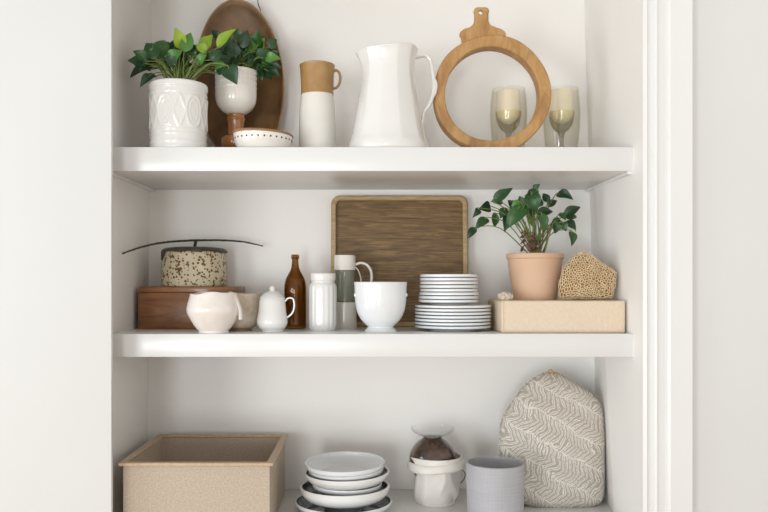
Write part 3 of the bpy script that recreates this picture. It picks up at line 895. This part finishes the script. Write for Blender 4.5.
# linen wrapped box
Yf = 1.745
x0, x1 = at(501.5, 0, Yf).x, at(625.5, 0, Yf).x
BH = (VY - 300.5) / F * Yf - MID; BD = .197
lb = thing('linen_box', 'long low beige linen-covered box carrying pink pot and loofah', 'box', ((x0 + x1) / 2, Yf, EYE + MID))
hw = (x1 - x0) / 2
v, f = box(-hw, hw, 0, BD, 0, BH, .004, 3)
bm = bmesh.new(); vs = [bm.verts.new(p) for p in v]
for q in f: bm.faces.new([vs[i] for i in q])
bmesh.ops.subdivide_edges(bm, edges=[e for e in bm.edges if e.calc_length() > .02], cuts=14, use_grid_fill=True)
bmesh.ops.triangulate(bm, faces=[q for q in bm.faces if len(q.verts) > 4])
for w in bm.verts:
    if w.co.z > .002:
        d = noise.noise(w.co * 22) * .0011 + noise.noise(w.co * 60) * .0005
        top = w.co.z > BH - .006
        w.co.z -= abs(d) * (1.6 if top else 0)
        w.co.y += abs(d) * 1.2 if w.co.y < .006 else 0
        w.co.x += (abs(d) if w.co.x < 0 else -abs(d)) if abs(w.co.x) > hw - .006 else 0
bm.verts.index_update()
vf = ([w.co.copy() for w in bm.verts], [tuple(w.index for w in q.verts) for q in bm.faces]); bm.free()
mk('cover', vf, M['linen'], lb, ang=60)
for xs in (-hw + .0035, hw - .0035):
    pts = [(xs + .0006 * math.sin(i * 2.1), -.0006 + .0004 * math.sin(i * 3.3), .002 + (BH - .004) * i / 12) for i in range(13)]
    mk('corner_seam', tube(pts, .0011, seg=6, k=3), M['linen'], lb)

# shell on the linen box
Y = 1.80
ps = at(505.5, 0, Y); ps.z = EYE + MID + BH - .0004
bm = bmesh.new(); bmesh.ops.create_icosphere(bm, subdivisions=4, radius=1)
for w in bm.verts:
    n_ = w.co.normalized(); k = 1 + .28 * noise.noise(n_ * 2.6) + .12 * noise.noise(n_ * 7)
    w.co = Vector((n_.x * .016 * k, n_.y * .013 * k, max((n_.z + .72) * .0105 * k, 0)))
bm.verts.index_update()
vf = ([w.co.copy() for w in bm.verts], [tuple(w.index for w in q.verts) for q in bm.faces]); bm.free()
tag(mk('shell', vf, M['pebble'], None, ps, 60), 'small lumpy pale shell on left end of linen box', 'shell')

# pink pot plant
Y = 1.872; S = Y / F
zb = MID + BH
loc = at(535, 0, Y); loc.z = EYE + zb - .0006
pk = thing('potted_plant', 'glossy green plant in blush terracotta pot on linen box', 'potted plant', loc)
def zz(y): return (VY - y) * S - zb
op = [(20.5, 0), (21.3, .0015), (22.3, zz(291)), (24.5, zz(279)), (26.3, zz(266)), (27, zz(259.6)), (27.2, zz(259)), (28.2, zz(258.2)), (28.3, zz(254.6))]
pts = [(r * S, max(z, 0)) for r, z in op]
mk('pot', lathe(vessel(pts, .005, 3), 72), M['pinkpot'], pk, ang=45)
def lump(th, r, z, k): return r, z + .0025 * noise.noise(Vector((math.cos(th) * r * 150, math.sin(th) * r * 150, 0)))
mk('gravel', lathe([(0, zz(253)), (8 * S, zz(253)), (16 * S, zz(253.4)), (22.5 * S, zz(254)), (22.8 * S, zz(257)), (0, zz(257))], 48, lump), M['gravel'], pk)
lv = [(493, 201, 513, 187.5, 9.5, 0, -.02), (503, 203, 490.5, 201, 7, 0), (491, 206, 479, 209, 10, 0), (480, 208, 473.5, 217, 6, 0), (488.5, 217.5, 475, 228.5, 9, 0), (476, 227, 466.8, 239, 7, 0),
      (494.5, 213, 495, 228, 7, 0), (506, 208, 500, 218.5, 8, 0), (527, 204, 504.5, 229, 14, 0, -.03), (507, 214, 505, 232, 8, 0, -.02), (530.5, 190.5, 536, 214, 14, 0, -.02), (538, 190, 526, 200, 9, 0), (533, 189, 540, 184, 5, 0),
      (556, 194, 573.5, 198.5, 10, 0), (548, 207, 557, 200, 8, 0), (537, 214, 553.5, 211, 9, 0), (548, 202, 543, 193, 7, 0), (564, 216, 581, 206, 9, 0), (565, 216.5, 577.5, 217, 7, 0), (565, 222, 577.5, 231.5, 10, 0), (571, 230.5, 572.5, 246, 8, 0),
      (562, 221, 550, 225, 9, 0), (556, 222, 555, 234, 8, 0), (560, 213, 566, 220, 6, 0), (562, 222, 566, 231, 8, 0), (541, 212, 545, 232, 9, 0), (520, 205, 514, 222, 9, 0), (532, 205, 528, 222, 8, 0), (525, 207, 519, 196, 9, 0), (536, 206, 540, 196, 10, 0),
      (515, 208, 508, 200, 8, 0), (512, 208, 524, 203, 6, 1, -.03), (521, 202, 510, 206, 6, 1, -.03), (534, 216, 531, 226, 6, 1)]
plant(pk, loc, Y, lv, (537, 254), [M['leaf'], M['leafmid']], M['stem'], seed=12, dep=.035, spread=.014, wk=1.12)
rnd = random.Random(4); acc = []
for i in range(46):
    b = at(528 + rnd.uniform(-8, 9), 252 - rnd.uniform(0, 20) , Y - .015 + rnd.uniform(-.02, .02))
    d = Vector((rnd.uniform(-1, 1), rnd.uniform(-1, .4), rnd.uniform(-.7, .7))).normalized() * rnd.uniform(.010, .018)
    acc.append(leaf(b - loc, b + d - loc, .006, (rnd.uniform(-1, 1), -1, rnd.uniform(-1, 1)), .5, .3, 5))
mk('dry_leaves', join(*acc), M['leafdry'], pk, ang=80)
acc = [tube([(x0_, -.01 + .01 * k, zz(255)), (x0_ + d, -.01, zz(240)), (x0_ + 1.5 * d, 0, zz(222))], .0018, seg=7) for k, (x0_, d) in enumerate([(-.005, -.012), (.002, -.002), (.012, .004), (.02, .006)])]
mk('woody_stems', join(*acc), M['stembrown'], pk)

# loofah
Y = 1.80; S = Y / F
poly = [(579, 250.5), (588, 251.5), (600, 260), (616.5, 271), (617, 280), (613, 298.5), (600, 300.5), (575, 300.5), (558.5, 299), (557.5, 287), (562, 268), (572, 256)]
cxl, cyl = 587, 278
loc = at(cxl, 0, Y); loc.z = EYE + zb
lo_ = thing('loofah', 'tan holey loofah sponge leaning beside the pink pot', 'sponge', loc)
def ray(a):
    dx, dy = math.cos(a), math.sin(a)
    best = 30
    for i in range(len(poly)):
        ax, ay = poly[i][0] - cxl, cyl - poly[i][1]; bx_, by_ = poly[(i + 1) % len(poly)][0] - cxl, cyl - poly[(i + 1) % len(poly)][1]
        ex, ey = bx_ - ax, by_ - ay
        den = dx * ey - dy * ex
        if abs(den) < 1e-9: continue
        t = (ax * ey - ay * ex) / den; u = (ax * dy - ay * dx) / den
        if t > 0 and -1e-6 <= u <= 1 + 1e-6: best = t
    return best
zc_ = (VY - cyl) * S - zb
def shape(n_, shrink):
    a = math.atan2(n_.z, n_.x); q = math.hypot(n_.x, n_.z)
    rr = ray(a) * S - shrink
    q2 = math.sqrt(max(0, 1 - abs(n_.y)))
    rr *= 1 + .035 * noise.noise(Vector((n_.x, n_.y, n_.z)) * 5)
    return Vector((math.cos(a) * rr * q2, (1 if n_.y > 0 else -1) * (.033 - shrink) * max(0, 1 - q2 ** 2.6) ** .6, zc_ + math.sin(a) * rr * q2))
rnd = random.Random(2)
bm = bmesh.new(); bmesh.ops.create_icosphere(bm, subdivisions=4, radius=1)
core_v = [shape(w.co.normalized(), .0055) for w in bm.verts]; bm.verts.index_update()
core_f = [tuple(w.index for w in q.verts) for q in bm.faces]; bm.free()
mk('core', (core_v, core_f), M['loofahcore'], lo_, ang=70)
bm = bmesh.new(); NP = 950
for k in range(NP):
    zq = 1 - 2 * (k + .5) / NP; ph = k * PI * (3 - math.sqrt(5)); rq = math.sqrt(1 - zq * zq)
    # poles along +-Y so that the broad faces are evenly covered
    bm.verts.new((Vector((rq * math.cos(ph), zq, rq * math.sin(ph))) + Vector([rnd.uniform(-.045, .045) for _ in range(3)])).normalized())
bmesh.ops.convex_hull(bm, input=bm.verts[:])
bm.faces.index_update()
dv = [shape(sum((w.co for w in q.verts), Vector()).normalized(), .0012 + rnd.uniform(-.0016, .0016)) for q in bm.faces]
df = []
for w in bm.verts:
    fs = list(w.link_faces); nrm = w.co.normalized()
    t1 = nrm.orthogonal().normalized(); t2 = nrm.cross(t1)
    fs.sort(key=lambda q: math.atan2((q.calc_center_median() - w.co).dot(t2), (q.calc_center_median() - w.co).dot(t1)))
    df.append(tuple(q.index for q in fs))
bm.free()
net = mk('fibre_net', (dv, df), M['loofah'], lo_, ang=180)
wm = net.modifiers.new('net', 'WIREFRAME'); wm.thickness = .0024; wm.use_even_offset = False; wm.use_replace = True; wm.offset = 0
sm = net.modifiers.new('smooth', 'SUBSURF'); sm.levels = 1; sm.render_levels = 1

# ------------------------------------------------------------------ LOWER SHELF
# open box
Yf_, Yb_ = 1.682, 2.012
zr = (VY - 463) / F * Yf_
xl, xr = at(118, 0, Yf_).x, at(273.3, 0, Yf_).x
H = zr - LOW
bb = thing('open_box', 'large open tan speckled box with flanged rim', 'box', ((xl + xr) / 2, Yf_, EYE + LOW))
hw = (xr - xl) / 2; D = Yb_ - Yf_
i_ = .008; t = .007
def frame(x0, x1, y0, y1, w, z0, z1):
    o = [(x0, y0), (x1, y0), (x1, y1), (x0, y1)]; n_ = [(x0 + w, y0 + w), (x1 - w, y0 + w), (x1 - w, y1 - w), (x0 + w, y1 - w)]
    v = [(p[0], p[1], z) for z in (z0, z1) for p in o + n_]
    f = []
    for a in range(4):
        b_ = (a + 1) % 4
        f += [(a, b_, 8 + b_, 8 + a), (4 + b_, 4 + a, 12 + a, 12 + b_), (a, 4 + a, 4 + b_, b_), (8 + a, 8 + b_, 12 + b_, 12 + a)]
    return v, f
o = mk('wall_panels', join(frame(-hw + i_, hw - i_, i_, D - i_, t, 0, H - .007), box(-hw + i_ + t, hw - i_ - t, i_ + t, D - i_ - t, .0005, .006)), M['bin'], bb); bevel_mod(o, .0015)
o = mk('rim', frame(-hw, hw, 0, D, i_ + t, H - .007, H), M['binrim'], bb, label='paler flanged rim'); bevel_mod(o, .0015)

# dish stack
Y = 1.845; S = Y / F
def dish(r, h, t, foot=.6, wall=.85, seg=80):
    o = [(r * foot, 0), (r * (foot + .05), .0006), (r * wall, h * .28), (r * .965, h * .68), (r, h - .001)]
    return vessel(o, t, 5, max(.0045, h * .2))
def dishobj(name, label, cx, zbot, r, h, t, mout, min_=None, tilt=(0, 0), foot=.6, wall=.85, prof=None):
    loc = at(cx, 0, Y); loc.z = EYE + LOW + zbot
    pr = dish(r, h, t, foot, wall) if prof is None else vessel([(r * a, h * b) for a, b in prof], t, 5, .03)
    vf = lathe(pr, 88)
    if min_ is None:
        o = mk(name, vf, mout, None, loc, rot=(tilt[0], tilt[1], 0)); tag(o, label, name.replace('_', ' ').split()[-1], 'dishes in the low stack'); return o
    # interior glaze as its own slot: faces whose centre lies inside the wall
    v, f = vf; mi = []
    rows = len(pr)
    topk = max(range(rows), key=lambda k: pr[k][1])
    idx = {}
    n0 = 0; row_of = []
    for k, p in enumerate(pr):
        c = 1 if p[0] < 1e-6 else 88
        row_of += [k] * c
    for q in f: mi.append(1 if min(row_of[i] for i in q) >= topk + 2 else 0)
    o = mk(name, (v, f, mi), [mout, min_], None, loc, rot=(tilt[0], tilt[1], 0)); tag(o, label, name.replace('_', ' ').split()[-1], 'dishes in the low stack'); return o
R_ = math.radians
dishobj('dinner_plate', 'wide white plate with dark teal inside at bottom of dish stack', 343.5, 0, 48.8 * S, .0265, .0045, M['bluewhite'], M['tealglaze'], (0, 0), .62, .84)
dishobj('serving_dish', 'thick white dish with dark grey-green inside, second up in dish stack', 345, .0062, 45.2 * S, .0535, .0062, M['dishwhite'], M['greyglaze'], (R_(0), R_(-.6)), prof=[(.42, 0), (.46, .08), (.6, .28), (.84, .5), (.96, .74), (1, .99)])
dishobj('cereal_bowl', 'small plain white bowl sitting in the dark-lined dish', 347, .0368, 35 * S, .030, .004, M['bluewhite'], None, (0, 0), .5, .76)
dishobj('serving_dish', 'white dish with dark inside, tilted, holding the two top bowls', 347, .0655, 42.7 * S, .0275, .005, M['dishwhite'], M['greyglaze'], (R_(1.0), R_(-1.2)), .62, .86)
dishobj('soup_bowl', 'shallow white bowl nested just under the topmost bowl', 346, .0742, 37.8 * S, .0285, .0036, M['bluewhite'], None, (R_(1.5), R_(-.6)), .5, .78)
dishobj('soup_bowl', 'topmost shallow white bowl in the dish stack, open and empty', 345, .084, 40.2 * S, .0315, .0036, M['bluewhite'], None, (R_(2.5), R_(-.8)), .5, .76)

# crumpled cup with glass vase
Y = 1.925; S = Y / F
loc = at(436, 0, Y); loc.z = EYE + LOW
cc = thing('crumpled_cup', 'matte white crumpled-paper ceramic cup with folded collar and dark side ring', 'cup', loc)
def zz(y): return (VY - y) * S - LOW
op = [(19, 0), (20.5, .002), (22, zz(498)), (24, zz(484)), (25.2, zz(472)), (25.6, zz(464)), (26.2, zz(459)), (26.4, zz(456))]
rndc = random.Random(8); planes = []
for k in range(34):
    a_ = rndc.uniform(0, 2 * PI); tl = rndc.uniform(-.45, .45); zc0 = rndc.uniform(.01, zz(470))
    planes.append((math.cos(a_) * math.cos(tl), math.sin(a_) * math.cos(tl), math.sin(tl), zc0, rndc.uniform(.925, 1.0)))
def crump(th, r, z, k):
    if r < .03: return r, z
    rm = r
    for nx, ny, nz, zc0, d in planes:
        dn = nx * math.cos(th) + ny * math.sin(th)
        if dn > .25: rm = min(rm, (d * r - nz * (z - zc0)) / dn)
    amt = max(0, min(1, (zz(464) - z) / .008)) * min(1, z / .006)
    return r + (max(rm, r * .8) - r) * amt, z
mk('cup', lathe(vessel([(r * S, z) for r, z in op], .0045, 7), 128, crump), M['paperwhite'], cc, ang=28)
def cw(th, r, z, k): return r * (1 + .012 * math.cos(3 * th + 1)), z + .0035 * math.cos(th - .2) + .0008 * math.sin(4 * th)
cl = [(25.4, 468.5), (27.4, 468.3), (28.8, 466.5), (28.9, 463.5), (28.2, 461), (26.8, 459.6), (25.8, 459.4), (25.4, 468.5)]
mk('collar', lathe([(r * S, zz(y)) for r, y in cl], 80, cw), M['paperwhite'], cc)
hx = lambda x: (x - 436) * S
rg = [(hx(458), .0, zz(470)), (hx(463), .004, zz(471)), (hx(465.5), .006, zz(475)), (hx(464), .006, zz(480)), (hx(461), .002, zz(483)), (hx(458), -.002, zz(484.5))]
mk('side_ring', tube(rg, .0011, seg=8), M['wire'], cc, label='thin dark ring on the side')

loc = at(432.5, 0, Y); loc.z = EYE + LOW + .0065
gv = thing('glass_vase', 'clear flared-rim glass vase with dark brown globe, set in the crumpled cup', 'vase', loc)
zs = .0065
def zz(y): return (VY - y) * S - LOW - zs
gl = [(0, zz(482)), (9, zz(481)), (17, zz(476)), (22, zz(468)), (23.2, zz(460)), (22.4, zz(453)), (19.5, zz(446.5)), (14.5, zz(441)), (10.4, zz(438)), (9.2, zz(436.6))]
mk('globe', lathe([(0, zz(482))] + [(max(p[0], 0.0003), p[1]) for p in [tuple(q)[:2] for q in cr([Vector((r * S, z, 0)) for r, z in gl[1:]], 6)]] + [(0, zz(436.6))], 72), M['brownglass'], gv, label='dark brown glazed globe')
mk('foot', lathe([(0, 0), (12 * S, 0), (11 * S, .006), (7 * S, zz(483)), (8.2 * S, zz(481)), (0, zz(481))], 40), M['brownglass'], gv)
fl = [(9.4, 436.6), (10.5, 436), (14, 434.5), (18.5, 432.4), (21, 429.8), (21.6, 427.6)]
fl = [(r * S, zz(y)) for r, y in fl]
mk('flared_rim', lathe(vessel(fl, .002, 5), 64), M['clear'], gv, label='clear glass flared rim')

# grey pot
Y = 1.80; S = Y / F
loc = at(495.2, 0, Y); loc.z = EYE + LOW
def zz(y): return (VY - y) * S - LOW
op = [(27, 0), (27.8, .002), (28.2, zz(500)), (28.6, zz(480)), (28.8, zz(463))]
def gw(th, r, z, k): return r + (.0003 * math.sin(z * 900) if r > .04 else 0), z
tag(mk('grey_pot', lathe(vessel([(r * S, max(z, 0)) for r, z in op], .0042, 10), 80, gw), M['greypot'], None, loc), 'plain pale grey cylindrical pot with empty inside', 'pot')

# fern print tea cosy
Y = 1.915; S = Y / F
cxb = 552.5
loc = at(cxb, 0, Y); loc.z = EYE + LOW
tc = thing('tea_cosy', 'domed taupe linen tea cosy with white fern print and tan loop', 'tea cosy', loc)
def zz(y): return (VY - y) * S - LOW
YBASE = VY - LOW / S
rows = [(YBASE, 524, 596), (YBASE - 2, 518, 600), (YBASE - 8, 511, 602.5), (488, 506, 603.5), (475, 502, 604), (455, 500, 604.5), (431, 501, 604.6), (420, 503, 604), (409, 509, 602.5), (398, 516, 597), (388, 524, 584), (381, 532, 572), (376, 541, 563.5), (373.2, 547, 557)]
rows = [Vector(p) for p in rows]
rr = cr(rows, 5)
v, f = [], []; SEG = 96
zmax = zz(373.2)
for p in rr:
    y, a, b_ = p
    z = max(zz(y), 0); c = (a + b_) / 2; hw = (b_ - a) / 2
    t = z / zmax
    th_ = .047 * (1 - t ** 2.2) ** .6 + .0035
    th_ *= min(1, .8 + z / .06)
    for i in range(SEG):
        an = 2 * PI * i / SEG
        ca, sa = math.cos(an), math.sin(an)
        q = Vector((math.copysign(abs(ca) ** .75, ca) * hw * S + (c - cxb) * S, math.copysign(abs(sa) ** .8, sa) * th_, z))
        w = .0035 * noise.noise(q * 16) + .0018 * noise.noise(q * 45 + Vector((3, 1, 2)))
        edge = abs(ca) ** 6
        amt = (1 - .6 * edge) * min(1, z / .02)
        q += Vector((ca * .5, sa, 0)) * w * amt * 1.6 + Vector((0, .012 * t * t + .006 * t, 0))
        v.append(q)
n_ = len(rr)
for k in range(n_ - 1):
    for i in range(SEG):
        j = (i + 1) % SEG
        f.append((k * SEG + i, k * SEG + j, (k + 1) * SEG + j, (k + 1) * SEG + i))
f.append(tuple(range(SEG))[::-1]); f.append(tuple(range((n_ - 1) * SEG, n_ * SEG)))
mk('body', (v, f), M['fern'], tc, ang=70)
# piped seam over the top
sp_ = [Vector(((p[1] - .4 - cxb) * S, .018 * (max(zz(p[0]), 0) / zmax) ** 1.6, max(zz(p[0]), 0.002))) for p in rows[1:]] + [Vector(((p[2] + .4 - cxb) * S, .018 * (max(zz(p[0]), 0) / zmax) ** 1.6, max(zz(p[0]), 0.002))) for p in reversed(rows[1:])]
mk('seam', tube(sp_, .0016, seg=7, k=4), M['fern'], tc)
hx = lambda x: (x - cxb) * S
mk('loop', join(tube([(hx(549.5), .012, zz(375)), (hx(548.6), .006, zz(371.5)), (hx(551), .004, zz(370)), (hx(553.6), .006, zz(371.8)), (hx(553), .010, zz(376)), (hx(552), -.002, zz(380.5))], .0018, seg=7),
                tube([(hx(554), .012, zz(376)), (hx(556.5), .008, zz(372.5)), (hx(558), .006, zz(374.5)), (hx(556), .002, zz(378.5))], .0016, seg=7)), M['cord'], tc, label='tan cord loop')

# ------------------------------------------------------------------ light and camera
w = bpy.data.worlds.new('world'); scene.world = w; w.use_nodes = True
wn = w.node_tree; bg = wn.nodes['Background']
# added ambient gradient: stronger from below for the undersides, weaker above the top bay
tcw = wn.nodes.new('ShaderNodeTexCoord'); spw = wn.nodes.new('ShaderNodeSeparateXYZ'); mr = wn.nodes.new('ShaderNodeMapRange')
wn.links.new(tcw.outputs['Generated'], spw.inputs[0]); wn.links.new(spw.outputs['Z'], mr.inputs['Value'])
mr.inputs['From Min'].default_value = -.7; mr.inputs['From Max'].default_value = .7
mr.inputs['To Min'].default_value = 1.5; mr.inputs['To Max'].default_value = .54
wn.links.new(mr.outputs[0], bg.inputs[1])
bg.inputs[0].default_value = (1.0, .98, .945, 1)

def window(name, loc, target, sx, sy, power, color):
    l = bpy.data.lights.new(name, 'AREA'); l.shape = 'RECTANGLE'; l.size = sx; l.size_y = sy; l.energy = power; l.color = color
    o = bpy.data.objects.new(name, l); COL.objects.link(o)
    o.location = loc
    o.rotation_euler = (Vector(target) - Vector(loc)).to_track_quat('-Z', 'Y').to_euler()
    return o
T = (0, 1.9, 1.5)
window('window_light', (-3.2, -3.1, .95), T, 1.5, 1.6, 84, (.91, .965, 1))
window('window_light_far', (-.95, -4.2, .9), T, .8, 1.5, 60, (.91, .965, 1))
window('window_light_side', (-3.0, .35, 1.25), (.3, 1.8, 1.45), 1.2, 1.5, 23, (.84, .93, 1))

cam = bpy.data.cameras.new('camera'); co = bpy.data.objects.new('camera', cam); COL.objects.link(co)
co.location = (0, 0, EYE); co.rotation_euler = (PI / 2, 0, 0)
cam.sensor_width = 36; cam.lens = F / 768 * 36
cam.shift_x = (384 - VX) / 768; cam.shift_y = (VY - 256) / 768
cam.clip_start = .05
cam.dof.use_dof = False
scene.camera = co
vs_ = scene.view_settings
vs_.view_transform = 'Standard'; vs_.look = 'None'; vs_.gamma = 1; vs_.exposure = .085; vs_.use_curve_mapping = False
